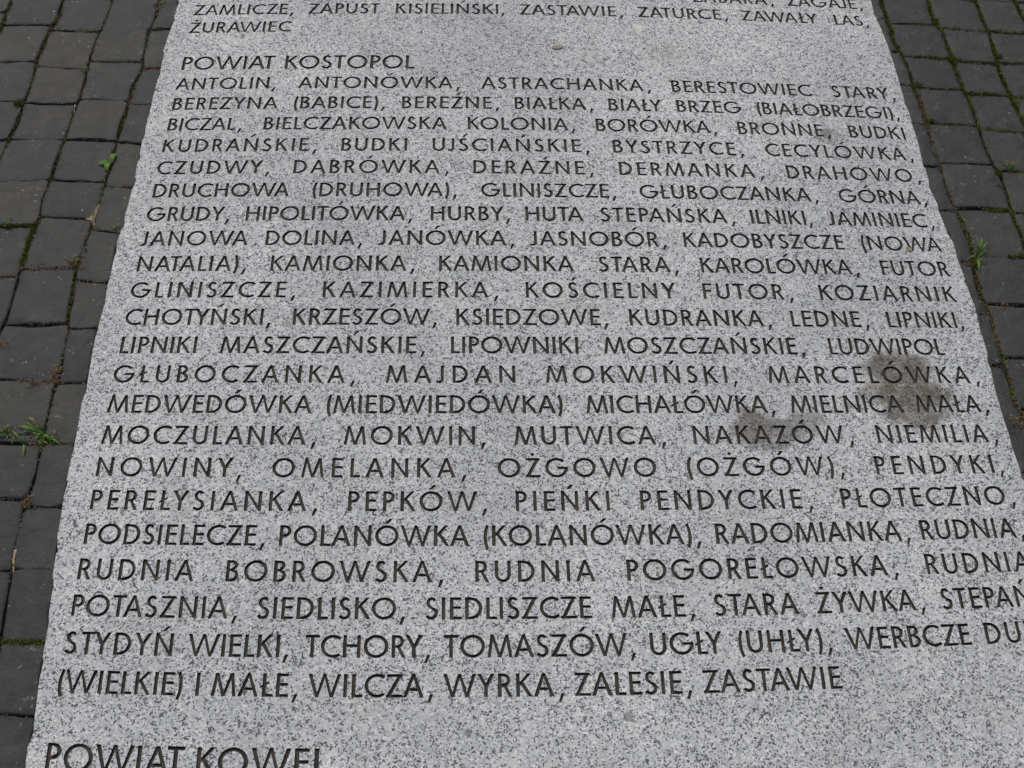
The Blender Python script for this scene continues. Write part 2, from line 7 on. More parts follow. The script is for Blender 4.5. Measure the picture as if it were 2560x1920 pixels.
# ----------------------------------------------------------------- camera: held at 1.5 m, looking down at the slab
cd = bpy.data.cameras.new('camera'); cam = bpy.data.objects.new('camera', cd); COL.objects.link(cam)
cd.sensor_width = 36; cd.lens = D['cam'][0]; cd.clip_start = .05; cd.clip_end = 200
F_, U_, X_ = (Vector(v) for v in D['cam'][1:])
cam.matrix_world = Matrix((( X_.x, U_.x, -F_.x, 0), (X_.y, U_.y, -F_.y, 0), (X_.z, U_.z, -F_.z, 1.5), (0, 0, 0, 1)))
SC.camera = cam
# ----------------------------------------------------------------- overcast daylight
EL, AZ = 55, 338
wd = bpy.data.worlds.new('World'); SC.world = wd; wd.use_nodes = True
nt = wd.node_tree; bg = nt.nodes['Background']; sky = nt.nodes.new('ShaderNodeTexSky'); sky.sky_type = 'NISHITA'
sky.sun_disc = False; sky.sun_elevation = math.radians(EL); sky.sun_rotation = math.radians(AZ)
sky.air_density = 1.0; sky.dust_density = 6.0; sky.ozone_density = .6
nt.links.new(sky.outputs[0], bg.inputs[0]); bg.inputs[1].default_value = .10
sl = bpy.data.lights.new('sun', 'SUN'); sl.energy = 1.3; sl.angle = math.radians(15); sl.color = (1, .97, .93)
so = bpy.data.objects.new('sun', sl); COL.objects.link(so)
az = math.radians(AZ); el = math.radians(EL)
sd = Vector((math.sin(az)*math.cos(el), math.cos(az)*math.cos(el), math.sin(el)))
so.rotation_euler = sd.to_track_quat('Z', 'Y').to_euler(); so.location = sd*10
SC.view_settings.view_transform = 'Standard'; SC.view_settings.look = 'None'; SC.view_settings.gamma = 1; SC.view_settings.exposure = -.12
SC.view_settings.use_curve_mapping = False
# ----------------------------------------------------------------- helpers
def link(o, parent=None):
    COL.objects.link(o)
    if parent: o.parent = parent
    return o
def mesh_obj(name, verts, faces, mat, parent=None, smooth=False, mats=None, midx=None):
    me = bpy.data.meshes.new(name); me.from_pydata([tuple(v) for v in verts], [], faces)
    for m in (mats or [mat]): me.materials.append(m)
    if midx is not None: me.polygons.foreach_set('material_index', midx)
    if smooth: me.polygons.foreach_set('use_smooth', [True]*len(me.polygons))
    me.update()
    return link(bpy.data.objects.new(name, me), parent)
def tag(o, label, cat, group=None, kind=None):
    if label: o['label'] = label
    if cat: o['category'] = cat
    if group: o['group'] = group
    if kind: o['kind'] = kind
    return o
class NT:
    def __init__(s, name):
        s.m = bpy.data.materials.new(name); s.m.use_nodes = True
        s.t = s.m.node_tree; s.t.nodes.clear()
        s.out = s.n('ShaderNodeOutputMaterial'); s.b = s.n('ShaderNodeBsdfPrincipled')
        s.t.links.new(s.b.outputs[0], s.out.inputs[0])
        s.pos = s.n('ShaderNodeNewGeometry').outputs['Position']
    def n(s, ty, **k):
        nd = s.t.nodes.new(ty)
        for a, v in k.items(): setattr(nd, a, v)
        return nd
    def set(s, sock, v):
        if hasattr(v, 'links'): s.t.links.new(v, sock)
        else: sock.default_value = v
    def math(s, op, a, b=0.0, clamp=False):
        nd = s.n('ShaderNodeMath', operation=op, use_clamp=clamp); s.set(nd.inputs[0], a); s.set(nd.inputs[1], b); return nd.outputs[0]
    def noise(s, scale, detail=3, rough=.5, vec=None, off=0.):
        nd = s.n('ShaderNodeTexNoise'); nd.noise_dimensions = '4D'; nd.inputs['W'].default_value = off
        s.set(nd.inputs['Vector'], vec if vec is not None else s.pos)
        nd.inputs['Scale'].default_value = scale; nd.inputs['Detail'].default_value = detail; nd.inputs['Roughness'].default_value = rough
        return nd.outputs['Fac']
    def vor(s, scale, vec=None, feature='F1', rnd=1.):
        nd = s.n('ShaderNodeTexVoronoi', feature=feature); s.set(nd.inputs['Vector'], vec if vec is not None else s.pos)
        nd.inputs['Scale'].default_value = scale; nd.inputs['Randomness'].default_value = rnd
        return nd
    def ramp(s, fac, stops, interp='LINEAR'):
        nd = s.n('ShaderNodeValToRGB'); nd.color_ramp.interpolation = interp
        el = nd.color_ramp.elements
        while len(el) < len(stops): el.new(.5)
        for e, (p, c) in zip(el, stops):
            e.position = p; e.color = tuple(c)+(1,) if hasattr(c, '__len__') else (c, c, c, 1)
        s.set(nd.inputs[0], fac); return nd.outputs[0]
    def mix(s, fac, a, b, mode='MIX'):
        nd = s.n('ShaderNodeMix', data_type='RGBA', blend_type=mode)
        s.set(nd.inputs[0], fac)
        for i, v in ((6, a), (7, b)):
            if not hasattr(v, 'links') and not hasattr(v, '__len__'): v = (v, v, v, 1)
            elif not hasattr(v, 'links') and len(v) == 3: v = tuple(v)+(1,)
            s.set(nd.inputs[i], v)
        return nd.outputs[2]
    def rng(s, v, a, b, c=0., d=1.):
        nd = s.n('ShaderNodeMapRange', interpolation_type='SMOOTHSTEP'); s.set(nd.inputs[0], v)
        for i, x in enumerate((a, b, c, d)): nd.inputs[i+1].default_value = x
        return nd.outputs[0]
    def wobble(s, scale, amt, off=0.):
        nd = s.n('ShaderNodeTexNoise'); nd.noise_dimensions = '4D'; nd.inputs['W'].default_value = off
        s.t.links.new(s.pos, nd.inputs['Vector']); nd.inputs['Scale'].default_value = scale; nd.inputs['Detail'].default_value = 2
        a = s.n('ShaderNodeVectorMath', operation='SUBTRACT'); s.t.links.new(nd.outputs['Color'], a.inputs[0]); a.inputs[1].default_value = (.5, .5, .5)
        b = s.n('ShaderNodeVectorMath', operation='SCALE'); s.t.links.new(a.outputs[0], b.inputs[0]); b.inputs['Scale'].default_value = amt
        c = s.n('ShaderNodeVectorMath', operation='ADD'); s.t.links.new(s.pos, c.inputs[0]); s.t.links.new(b.outputs[0], c.inputs[1])
        return c.outputs[0]
    def blobs(s, lst, vec, soft=.45):
        r = None
        for e in lst:
            cx, cy, rx, ry = e[:4]; k = e[4] if len(e) > 4 else 1.
            mp = s.n('ShaderNodeVectorMath', operation='SUBTRACT'); s.t.links.new(vec, mp.inputs[0]); mp.inputs[1].default_value = (cx, cy, 0)
            mu = s.n('ShaderNodeVectorMath', operation='MULTIPLY'); s.t.links.new(mp.outputs[0], mu.inputs[0]); mu.inputs[1].default_value = (1/rx, 1/ry, 0)
            le = s.n('ShaderNodeVectorMath', operation='LENGTH'); s.t.links.new(mu.outputs[0], le.inputs[0])
            v = s.rng(le.outputs['Value'], 1+soft*.5, 1-soft, 0, k)
            r = v if r is None else s.math('MAXIMUM', r, v)
        return r
    def bump(s, h, dist, strength=1.):
        nd = s.n('ShaderNodeBump'); nd.inputs['Strength'].default_value = strength; nd.inputs['Distance'].default_value = dist
        s.set(nd.inputs['Height'], h); s.t.links.new(nd.outputs[0], s.b.inputs['Normal'])
    def fin(s, col, rough=.8, spec=.3):
        s.set(s.b.inputs['Base Color'], col); s.set(s.b.inputs['Roughness'], rough); s.b.inputs['Specular IOR Level'].default_value = spec
        return s.m

# ----------------------------------------------------------------- materials
def granite():
    s = NT('speckled_granite')
    w = s.wobble(260, .0022)
    c1 = s.vor(400, w).outputs['Color']; sep = s.n('ShaderNodeSeparateColor'); s.t.links.new(c1, sep.inputs[0])
    r1, r2 = sep.outputs[0], sep.outputs[1]
    base = s.ramp(r1, [(0, (.33,.365,.385)), (.2, (.44,.475,.485)), (.45, (.53,.56,.565)), (.75, (.62,.65,.65)), (1, (.78,.80,.79))])
    # larger quartz grains, translucent grey
    c2 = s.vor(125, s.wobble(120, .006, 3.)).outputs['Color']; sp2 = s.n('ShaderNodeSeparateColor'); s.t.links.new(c2, sp2.inputs[0])
    base = s.mix(s.rng(sp2.outputs[0], .62, .9, 0, .55), base, (.47,.505,.515))
    base = s.mix(s.rng(sp2.outputs[1], .93, .99, 0, .45), base, (.66,.63,.60))
    # biotite flecks, gathered in clusters
    cl = s.math('ADD', s.math('MULTIPLY', s.noise(85, 2, .6), .7), s.math('MULTIPLY', s.noise(17, 2, .5, off=21.), .3))
    c3 = s.vor(510, s.wobble(400, .002, 7.)).outputs['Color']; sp3 = s.n('ShaderNodeSeparateColor'); s.t.links.new(c3, sp3.inputs[0])
    thr = s.rng(cl, .36, .63, .99, .68)
    dk = s.math('GREATER_THAN', sp3.outputs[0], thr)
    base = s.mix(s.math('MULTIPLY', dk, .93), base, (.070,.076,.095))
    c4 = s.vor(270, s.wobble(300, .003, 11.)).outputs['Color']; sp4 = s.n('ShaderNodeSeparateColor'); s.t.links.new(c4, sp4.inputs[0])
    base = s.mix(s.math('MULTIPLY', s.math('GREATER_THAN', sp4.outputs[1], .975), .7), base, (.06,.065,.075))
    # slow tonal drift of the stone and thin dirt
    lo = s.noise(3.2, 4, .55, off=2.)
    base = s.mix(1., base, s.ramp(lo, [(.3, (.71,.72,.74)), (.7, (.95,.952,.958))]), 'MULTIPLY')
    di = s.rng(s.noise(9, 5, .7, off=5.), .50, .72, 0, .30)
    base = s.mix(di, base, (.30,.30,.285))
    wv = s.wobble(38, .040, 1.); wv2 = s.wobble(160, .010, 4.)
    st = s.blobs(D['stain'], wv, .42)
    st = s.math('MULTIPLY', st, s.rng(s.noise(48, 5, .7, off=9.), .30, .58, .55, 1.))
    base = s.mix(1., base, s.mix(st, (1,1,1), (.30,.255,.205)), 'MULTIPLY')
    base = s.mix(s.math('MULTIPLY', st, .25), base, (.105,.098,.084))
    base = s.mix(s.math('MULTIPLY', s.blobs(D['dark'], wv2, .4), .62), base, (.11,.12,.125))
    base = s.mix(s.math('MULTIPLY', s.blobs(D['light'], wv2, .4), .5), base, (.74,.68,.63))
    s.bump(s.noise(420, 2, .6), .0006, .6)
    return s.fin(base, .72, .25)
def groove_paint():
    s = NT('worn_dark_lettering_paint')
    n = s.noise(38, 4, .6)
    c = s.mix(s.rng(n, .38, .66, 0, 1), (.028,.027,.025), (.062,.054,.043))
    g = s.rng(s.noise(420, 3, .6, off=3.), .60, .74, 0, .35)
    c = s.mix(g, c, (.15,.14,.12))
    s.bump(s.noise(500, 3, .6), .0005, .6)
    return s.fin(c, .75, .2)
def basalt():
    s = NT('dark_basalt')
    oi = s.n('ShaderNodeObjectInfo').outputs['Random']
    n = s.noise(28, 5, .6)
    c = s.mix(s.rng(n, .3, .7), (.025,.029,.029), (.041,.044,.043))
    c = s.mix(1., c, s.ramp(oi, [(0, (.78,.84,.88)), (.5, (1,1.01,1.02)), (1, (1.24,1.17,1.12))]), 'MULTIPLY')
    gr = s.noise(420, 3, .7)
    c = s.mix(s.rng(gr, .52, .8, 0, .45), c, (.085,.085,.08))
    fl = s.vor(120, s.wobble(190, .012)); mk = s.noise(24, 4, .6, off=6.)
    f = s.math('MULTIPLY', s.rng(fl.outputs['Distance'], .34, .14), s.rng(mk, .54, .66))
    c = s.mix(s.math('MULTIPLY', f, .8), c, (.20,.20,.185))
    f2 = s.vor(60, s.wobble(150, .016, 8.)); sp = s.n('ShaderNodeSeparateColor'); s.t.links.new(f2.outputs['Color'], sp.inputs[0])
    f3 = s.math('MULTIPLY', s.rng(f2.outputs['Distance'], .14, .06), s.math('GREATER_THAN', sp.outputs[0], .80))
    c = s.mix(s.math('MULTIPLY', f3, .7), c, (.30,.295,.27))
    br = s.rng(s.noise(9, 4, .6, off=12.), .55, .72, 0, .4)
    c = s.mix(br, c, (.055,.050,.045))
    c = s.mix(s.rng(s.noise(130, 3, .7, off=15.), .55, .75, 0, .5), c, (.022,.023,.023))
    c = s.mix(s.rng(s.noise(11, 5, .7, off=18.), .5, .72, 0, .42), c, (.085,.080,.072))
    h = s.math('ADD', s.noise(45, 4, .6), s.math('MULTIPLY', s.noise(260, 3, .65), .28))
    s.bump(h, .0040, .9)
    return s.fin(c, .66, .3)
def joint_sand():
    s = NT('joint_soil')
    c = s.mix(s.rng(s.noise(60, 5, .65), .35, .7), (.012,.011,.009), (.062,.052,.040))
    c = s.mix(s.rng(s.noise(700, 2, .6), .66, .72, 0, .6), c, (.10,.085,.065))
    s.bump(s.noise(300, 5, .7), .004)
    return s.fin(c, .95, .1)
def plain(name, a, b, scale=60, rough=.7, rnd=True, sub=0., back=.0):
    s = NT(name)
    c = s.mix(s.rng(s.noise(scale, 3, .6), .3, .7), a, b)
    if sub: s.b.inputs['Subsurface Weight'].default_value = 0.0
    s.bump(s.noise(scale*6, 2, .5), .0004, .5)
    return s.fin(c, rough, .25)
M = dict(granite=granite(), paint=groove_paint(), basalt=basalt(), soil=joint_sand(),
    green=plain('green_blade', (.050,.120,.016), (.115,.205,.034)), olive=plain('yellowing_blade', (.12,.12,.03), (.22,.15,.07)),
    dgreen=plain('dark_green_blade', (.030,.070,.018), (.070,.120,.038)),
    moss=plain('moss', (.045,.062,.008), (.130,.145,.020), 120, .9), tan=plain('dry_straw', (.26,.20,.13), (.38,.30,.20)),
    brown=plain('dry_brown', (.10,.055,.030), (.19,.105,.06)), pale=plain('pale_fibre', (.33,.31,.29), (.42,.40,.36)),
    pebble=plain('tan_pebble', (.24,.18,.14), (.33,.25,.19), 200), litter=plain('brown_litter', (.07,.045,.028), (.20,.14,.085), 220, .9),
    sandleaf=plain('tan_leaf', (.19,.155,.11), (.29,.24,.175), 150), bark=plain('brown_leaf', (.22,.18,.12), (.32,.28,.21), 150))

# ----------------------------------------------------------------- the slab's plan: lens barrel bend built into lines and margins
WC = np.array(D['warp']); C0 = np.array([.14, 1.15])
def place(P):
    """lettering grid (metres along a line, metres up the stone) -> position on the ground"""
    P = np.atleast_2d(np.asarray(P, float))
    Q = np.c_[np.clip(P[:, 0], -1.0, 1.25), np.clip(P[:, 1], .40, 2.06)]
    a = Q-C0
    F = np.stack([a[:, 0]**i*a[:, 1]**j for i in range(6) for j in range(6-i)], 1)
    return F@WC+(P-Q)
# ----------------------------------------------------------------- lettering: monoline roman capitals, cap height 1
T_, B_ = .150, .124
def rect(x0, y0, x1, y1): return [(x0, y0), (x1, y0), (x1, y1), (x0, y1)]
def arc(cx, cy, rx, ry, a0, a1, t=T_, tv=B_+.01):
    n = max(5, int(abs(a1-a0)/13)); A = np.radians(np.linspace(a0, a1, n))
    o = [(cx+rx*math.cos(a), cy+ry*math.sin(a)) for a in A]
    i = [(cx+(rx-t)*math.cos(a), cy+(ry-tv)*math.sin(a)) for a in A]
    return o+i[::-1]
def mir(p, w): return [(w-x, y) for x, y in p][::-1]
H_ = .158
def glyph(ch):
    """-> (polygons, width, left bearing, right bearing)"""
    g = []; S, Rr, Dg = .085, .05, .005
    stem = lambda x: rect(x, 0, x+T_, 1)
    if ch in 'AĄ':
        w = .84; leg = [(0, 0), (H_, 0), (w/2+.066, 1), (w/2-.066, 1)]
        g = [leg, mir(leg, w), rect(.18, .27, w-.18, .27+B_)]; lb = rb = Dg
        if ch == 'Ą': g += [arc(w-.06, -.11, .10, .11, 70, 270, .07, .06), rect(w-.06, -.22, w+.01, -.16)]
    elif ch == 'B':
        w = .54; g = [stem(0), rect(0, 1-B_, .26, 1), arc(.25, .765, .235, .235, -90, 90), rect(0, .485, .27, .485+B_), arc(.26, .285, .28, .285, -90, 90), rect(0, 0, .27, B_)]; lb, rb = S, Rr
    elif ch == 'C': w = .80; g = [arc(.5, .5, .51, .51, 50, 310)]; lb, rb = Rr, .02
    elif ch == 'D': w = .72; g = [stem(0), rect(0, 0, .25, B_), rect(0, 1-B_, .25, 1), arc(.24, .5, .48, .5, -90, 90)]; lb, rb = S, Rr
    elif ch in 'EĘ':
        w = .50; g = [stem(0), rect(0, 0, w, B_), rect(0, 1-B_, w-.01, 1), rect(0, .47, w-.03, .47+B_)]; lb, rb = S, .03
        if ch == 'Ę': g += [arc(.40, -.09, .10, .12, 80, 270, .07, .06), rect(.40, -.21, .50, -.14)]
    elif ch == 'F': w = .48; g = [stem(0), rect(0, 1-B_, w, 1), rect(0, .46, w-.04, .46+B_)]; lb, rb = S, .02
    elif ch == 'G': w = 1.0; g = [arc(.5, .5, .51, .51, 44, 362), rect(.54, .43, 1.0, .43+B_)]; lb, rb = Rr, Rr
    elif ch == 'H': w = .72; g = [stem(0), stem(w-T_), rect(0, .47, w, .47+B_)]; lb = rb = S
    elif ch == 'I': w = T_; g = [stem(0)]; lb = rb = S
    elif ch == 'J': w = .33; g = [rect(w-T_, .18, w, 1), arc(w-.22, .2, .22, .2, -90, 2), rect(-.02, 0, w-.21, B_)]; lb, rb = .0, S
    elif ch == 'K': w = .68; g = [stem(0), [(.10, .40), (.62, 1), (.46, 1), (.10, .57)], [(.19, .51), (.50, 0), (.66, 0), (.29, .63)]]; g[2] = [(.18, .53), (.50, 0), (.67, 0), (.28, .64)]; lb, rb = S, Dg
    elif ch in 'LŁ':
        w = .44; g = [stem(0), rect(0, 0, w, B_)]; lb, rb = S, .01
        if ch == 'Ł': g += [[(-.09, .36), (.27, .56), (.27, .67), (-.09, .47)]]
    elif ch == 'M':
        w = 1.02; a = [(0, 0), (.14, 0), (.27, 1), (.14, 1)]; b = [(.14, 1), (.28, .98), (w/2+.065, 0), (w/2-.065, 0)]
        g = [a, mir(a, w), b, mir(b, w)]; lb = rb = .03
    elif ch in 'NŃ': w = .76; g = [stem(0), stem(w-T_), [(0, 1), (.10, 1), (w, 0), (w-.10, 0)], [(0, 1), (.13, 1), (w, .03), (w-.13, 0)]]; lb = rb = S
    elif ch in 'OÓ': w = 1.0; g = [arc(.5, .5, .51, .51, -3, 183), arc(.5, .5, .51, .51, 177, 363)]; lb = rb = Rr
    elif ch in 'PR':
        w = .51 if ch == 'P' else .58; g = [stem(0), rect(0, 1-B_, .24, 1), arc(.235, .715, .27, .285, -90, 90), rect(0, .43, .24, .43+B_)]; lb, rb = S, .03
        if ch == 'R': g += [[(.20, .48), (.43, 0), (.59, 0), (.33, .52)]]
    elif ch in 'SŚ': w = .53; g = [arc(.275, .745, .225, .265, 28, 262), arc(.255, .275, .275, .285, -152, 82), [(.12, .60), (.20, .68), (.44, .44), (.36, .36)]]; g[2] = [(.17, .50), (.20, .61), (.36, .53), (.33, .43)]; lb, rb = .04, .05
    elif ch == 'T': w = .60; g = [rect(0, 1-B_, w, 1), rect(w/2-T_/2, 0, w/2+T_/2, 1)]; lb = rb = .01
    elif ch == 'U': w = .68; g = [rect(0, .32, T_, 1), rect(w-T_, .32, w, 1), arc(.34, .34, .34, .35, 178, 362)]; lb = rb = S-.01
    elif ch == 'W':
        w = 1.32; a = [(-.01, 1), (.145, 1), (.43, 0), (.31, 0)]; b = [(.31, 0), (.43, 0), (.72, 1), (.60, 1)]
        g = [a, b, mir(b, w), mir(a, w)]; lb = rb = Dg
    elif ch == 'Y': w = .70; g = [rect(.35-T_/2, 0, .35+T_/2, .48), [(-.01, 1), (.155, 1), (.42, .47), (.275, .43)], [(w, 1), (.29, .43), (.29, .47), (w-.14, 1)]]; g[2] = mir(g[1], w); lb = rb = Dg
    elif ch in 'ZŻŹ': w = .66; g = [rect(0, 0, w, B_), rect(.02, 1-B_, w-.01, 1), [(0, .02), (.17, .02), (w-.01, .98), (w-.18, .98)]]; lb = rb = .03
    elif ch == '(': w = .19; g = [arc(.70, .42, .70, 1.12, 146, 214, .145, .13)]; lb, rb = .04, .06
    elif ch == ')': w = .19; g = [mir(arc(.70, .42, .70, 1.12, 146, 214, .145, .13), w)]; lb, rb = .11, .04
    elif ch == ',': w = .2; g = [[(0, -.23), (.12, -.22), (.245, .13), (.11, .13)]]; lb, rb = .10, 0
    ax = {'Ó': .50, 'Ń': .36, 'Ś': .28, 'Ź': .34}.get(ch)
    if ax: g.append([(ax-.10, 1.09), (ax+.03, 1.09), (ax+.24, 1.32), (ax+.08, 1.32)])
    if ch == 'Ż': g.append([(.33+.085*math.cos(a), 1.19+.085*math.sin(a)) for a in np.linspace(0, 2*math.pi, 10)[:-1]])
    return g, w, lb, rb
KERN = {}
for k in ('AW WA TA AT AY YA').split(): KERN[k] = -.14
for k in ('ŁY LY TY FA PA').split(): KERN[k] = -.10
KERN.update({'ZA': -.04, 'KA': -.03, 'LA': -.01, 'ŁA': -.02, 'AŁ': .03, 'KO': -.05, 'KÓ': -.05, 'RY': -.05})
def kern(a, b):
    f = {'Ą': 'A', 'Ó': 'O', 'Ń': 'N', 'Ź': 'Z', 'Ż': 'Z', 'Ę': 'E', 'Ś': 'S'}
    return KERN.get(f.get(a, a)+f.get(b, b), 0.)
def set_word(word, u0, u1, v, cap, comma):
    gl = [glyph(c) for c in word]
    x = 0.; xs = []
    for i, (g, w, lb, rb) in enumerate(gl):
        if i: x += gl[i-1][3]+lb+kern(word[i-1], word[i])
        xs.append(x); x += w
    n = len(word)-1; tr = (((u1-u0)/cap-x)/n) if n else 0.
    polys = []
    for i, (g, w, lb, rb) in enumerate(gl):
        ox = xs[i]+tr*i
        polys += [[(u0+(px+ox)*cap, v+py*cap) for px, py in p] for p in g]
    if comma:
        g, w, lb, rb = glyph(',')
        ox = xs[-1]+tr*n+gl[-1][1]+min(.24, .12+max(0, tr)*1.0)
        if word[-1] in 'YWP': ox -= .05
        cp = [[(u0+(px+ox)*cap, v+py*cap) for px, py in g[0]]]
    else: cp = []
    return polys, cp
NOCOMMA = {(3, 0), (3, 1), (1, 1), (1, 5), (2, 0), (4, 3), (5, 0), (5, 4), (5, 5), (6, 1), (6, 5), (7, 1), (9, 0), (10, 3), (11, 0), (11, 4), (11, 5), (12, 2), (12, 5), (13, 2), (13, 4), (15, 0), (15, 2), (15, 4), (16, 1),
    (17, 0), (17, 1), (17, 3), (19, 2), (20, 2), (21, 1), (22, 0), (22, 2), (22, 4), (23, 2), (23, 4), (24, 0), (24, 4), (24, 6), (24, 7), (25, 0), (25, 1), (25, 6), (26, 0), (26, 1), (14, 0), (18, 9)}
NOCOMMA.discard((14, 0))
CAP, CAPH = .0326, .0385
# words cut off by the edge of the photograph carry on across the stone
LN = [[v, [list(w) for w in ws]] for v, ws in D['lines']]
for li, wi, full, ext in ((22, 4, 'RUDNIA', .034), (23, 6, 'STEPAŃ', .030), (24, 7, 'DUŻE', .052)):
    LN[li][1][wi][0] = full; LN[li][1][wi][2] += ext
rnd = random.Random(5)
LEp = sorted(D['le'], key=lambda p: p[1]); REp = sorted(D['re'], key=lambda p: p[1])
def edge_u(pts, v, side):
    ys = [p[1] for p in pts]; xs = [p[0] for p in pts]
    jit = .0009*math.sin(v*611+side)+.0011*math.sin(v*1433+2*side)*math.sin(v*211)
    if v < ys[0] or v > ys[-1]: jit += .004*math.sin(v*37+side)+.002*math.sin(v*91)
    return float(np.interp(v, ys, xs))+jit
vb = [2.06, *[]]
lv = [l[0] for l in LN]
bounds = [3.4, 2.7]+[lv[0]+1.36*CAP+.001]
for i in range(1, len(lv)):
    cap = CAPH if i in (3, 26) else CAP
    bounds.append(min(lv[i]+1.36*cap, lv[i-1]-.27*CAP))
bounds += [lv[-1]-.012, .1, -.3]
vset = []; fset = []; floors = {}
def strip(v1, v0, words):
    """flat top of the stone between two heights, letters let into it"""
    V = []; E = []; F = []; owner = [None]
    def addpoly(P):
        b = len(V); V.extend(P); F.append(list(range(b, b+len(P))))
    nv = max(4, int((v1-v0)/.006)); nv = min(nv, 90)
    vv = np.linspace(v0, v1, nv+1)
    ul = [edge_u(LEp, v, 0) for v in vv]; ur = [edge_u(REp, v, 1) for v in vv]
    NU = 46
    bot = [(ul[0]+(ur[0]-ul[0])*k/NU, v0) for k in range(NU+1)]
    top = [(ul[-1]+(ur[-1]-ul[-1])*k/NU, v1) for k in range(NU+1)]
    outer = bot+[(ur[k], vv[k]) for k in range(1, nv)]+top[::-1]+[(ul[k], vv[k]) for k in range(nv-1, 0, -1)]
    addpoly(outer)
    for key, polys in words:
        for P in polys:
            P = [(x+rnd.gauss(0, .00012), y+rnd.gauss(0, .00012)) for x, y in P]
            A = sum(P[i][0]*P[(i+1) % len(P)][1]-P[(i+1) % len(P)][0]*P[i][1] for i in range(len(P)))
            if A < 0: P = P[::-1]
            owner.append(key); addpoly(P)
    for k in range(1, NU):
        for q in (.25, .5, .75):
            V.append((ul[0]+.01+(ur[0]-ul[0]-.02)*k/NU+rnd.uniform(-.002, .002), v0+(v1-v0)*q))
    ov, oe, of, _, _, orig = delaunay_2d_cdt([Vector(p) for p in V], [], F, 1, 1e-6, True)
    return [tuple(v) for v in ov], [tuple(f) for f in of], [[owner[j] for j in o] for o in orig]
topV, topF = [], []; words_geo = {}
DEPTH = .0034
for si in range(len(bounds)-1):
    v1, v0 = bounds[si], bounds[si+1]; li = si-2
    words = []
    if 0 <= li < len(LN):
        cap = CAPH if li in (3, 26) else CAP
        for wi, (w, u0, u1) in enumerate(LN[li][1]):
            polys, cp = set_word(w, u0, u1, LN[li][0], cap, (li, wi) not in NOCOMMA)
            words.append(((li, wi, 0), polys))
            if cp: words.append(((li, wi, 1), cp))
    ov, of, ow = strip(v1, v0, words)
    P = place(ov)
    base = len(topV); topV += [(x, y, 0.) for x, y in P]
    eo = {}
    for f, o in zip(of, ow):
        key = next((k for k in o if k is not None), None)
        if key is None: topF.append([base+i for i in f])
        else:
            words_geo.setdefault(key, [[], [], {}])
            for i in range(3): eo.setdefault((f[i], f[(i+1) % 3]), key)
            words_geo[key][1].append(f)
    for key in {k for k, _ in words}:
        vs, fs, idx = words_geo[key]; W = []; Fc = []; mp = {}
        def gi(i, z):
            k = (i, z)
            if k not in mp: mp[k] = len(W); W.append((P[i][0], P[i][1], z))
            return mp[k]
        for f in fs:
            Fc.append([gi(i, -DEPTH) for i in f])
            for a, b in ((f[0], f[1]), (f[1], f[2]), (f[2], f[0])):
                if (b, a) not in eo: Fc.append([gi(b, -DEPTH), gi(a, -DEPTH), gi(a, -.0001), gi(b, -.0001)])
        words_geo[key] = (W, Fc)
# rim of the slab: weld strips, drop a slightly broken arris and the sides
me = bpy.data.meshes.new('granite_slab'); bm = bmesh.new()
bv = [bm.verts.new(v) for v in topV]
for f in topF:
    try: bm.faces.new([bv[i] for i in f])
    except ValueError: pass
bmesh.ops.remove_doubles(bm, verts=bm.verts, dist=2e-5)
bm.normal_update()
for f in bm.faces:
    if f.normal.z < 0: f.normal_flip()
cen = Vector((.14, 1.2, 0))
ybot, ytop = place([(.14, -.3)])[0][1], place([(.14, 3.4)])[0][1]
xl = lambda y: np.interp(y, YL, XLm); 
eL = [tuple(place([(edge_u(LEp, v, 0), v)])[0]) for v in np.linspace(-.3, 3.4, 400)]
eR = [tuple(place([(edge_u(REp, v, 1), v)])[0]) for v in np.linspace(-.3, 3.4, 400)]
YL = [p[1] for p in eL]; XLm = [p[0] for p in eL]; YR = [p[1] for p in eR]; XRm = [p[0] for p in eR]
rim = []
for e in bm.edges:
    if len(e.link_faces) == 1:
        m = (e.verts[0].co+e.verts[1].co)/2
        if abs(m.x-np.interp(m.y, YL, XLm)) < .008 or abs(m.x-np.interp(m.y, YR, XRm)) < .008 or m.y < ybot+.004 or m.y > ytop-.004: rim.append(e)
def drop(edges, off, dz):
    r = bmesh.ops.extrude_edge_only(bm, edges=edges)
    nv = [g for g in r['geom'] if isinstance(g, bmesh.types.BMVert)]; ne = [g for g in r['geom'] if isinstance(g, bmesh.types.BMEdge)]
    for v in nv:
        sx = 1 if v.co.x > .14 else -1
        v.co.x += sx*off*(1+.5*math.sin(v.co.y*900)); v.co.z += dz
    return ne
ed = drop(rim, .0010, -.0016); ed = drop(ed, .0008, -.004); ed = drop(ed, 0., -.06)
bm.to_mesh(me); bm.free(); me.materials.append(M['granite'])
slab = link(bpy.data.objects.new('granite_slab', me))
tag(slab, 'large pale speckled granite slab engraved with dark lines of Polish place names', 'memorial slab', kind='thing')
for (li, wi, cm), (W, Fc) in sorted(words_geo.items()):
    o = mesh_obj('engraved_comma' if cm else 'engraved_word', W, Fc, M['paint'], slab)
    if not cm: o['label'] = 'engraved inscription %s' % LN[li][1][wi][0]

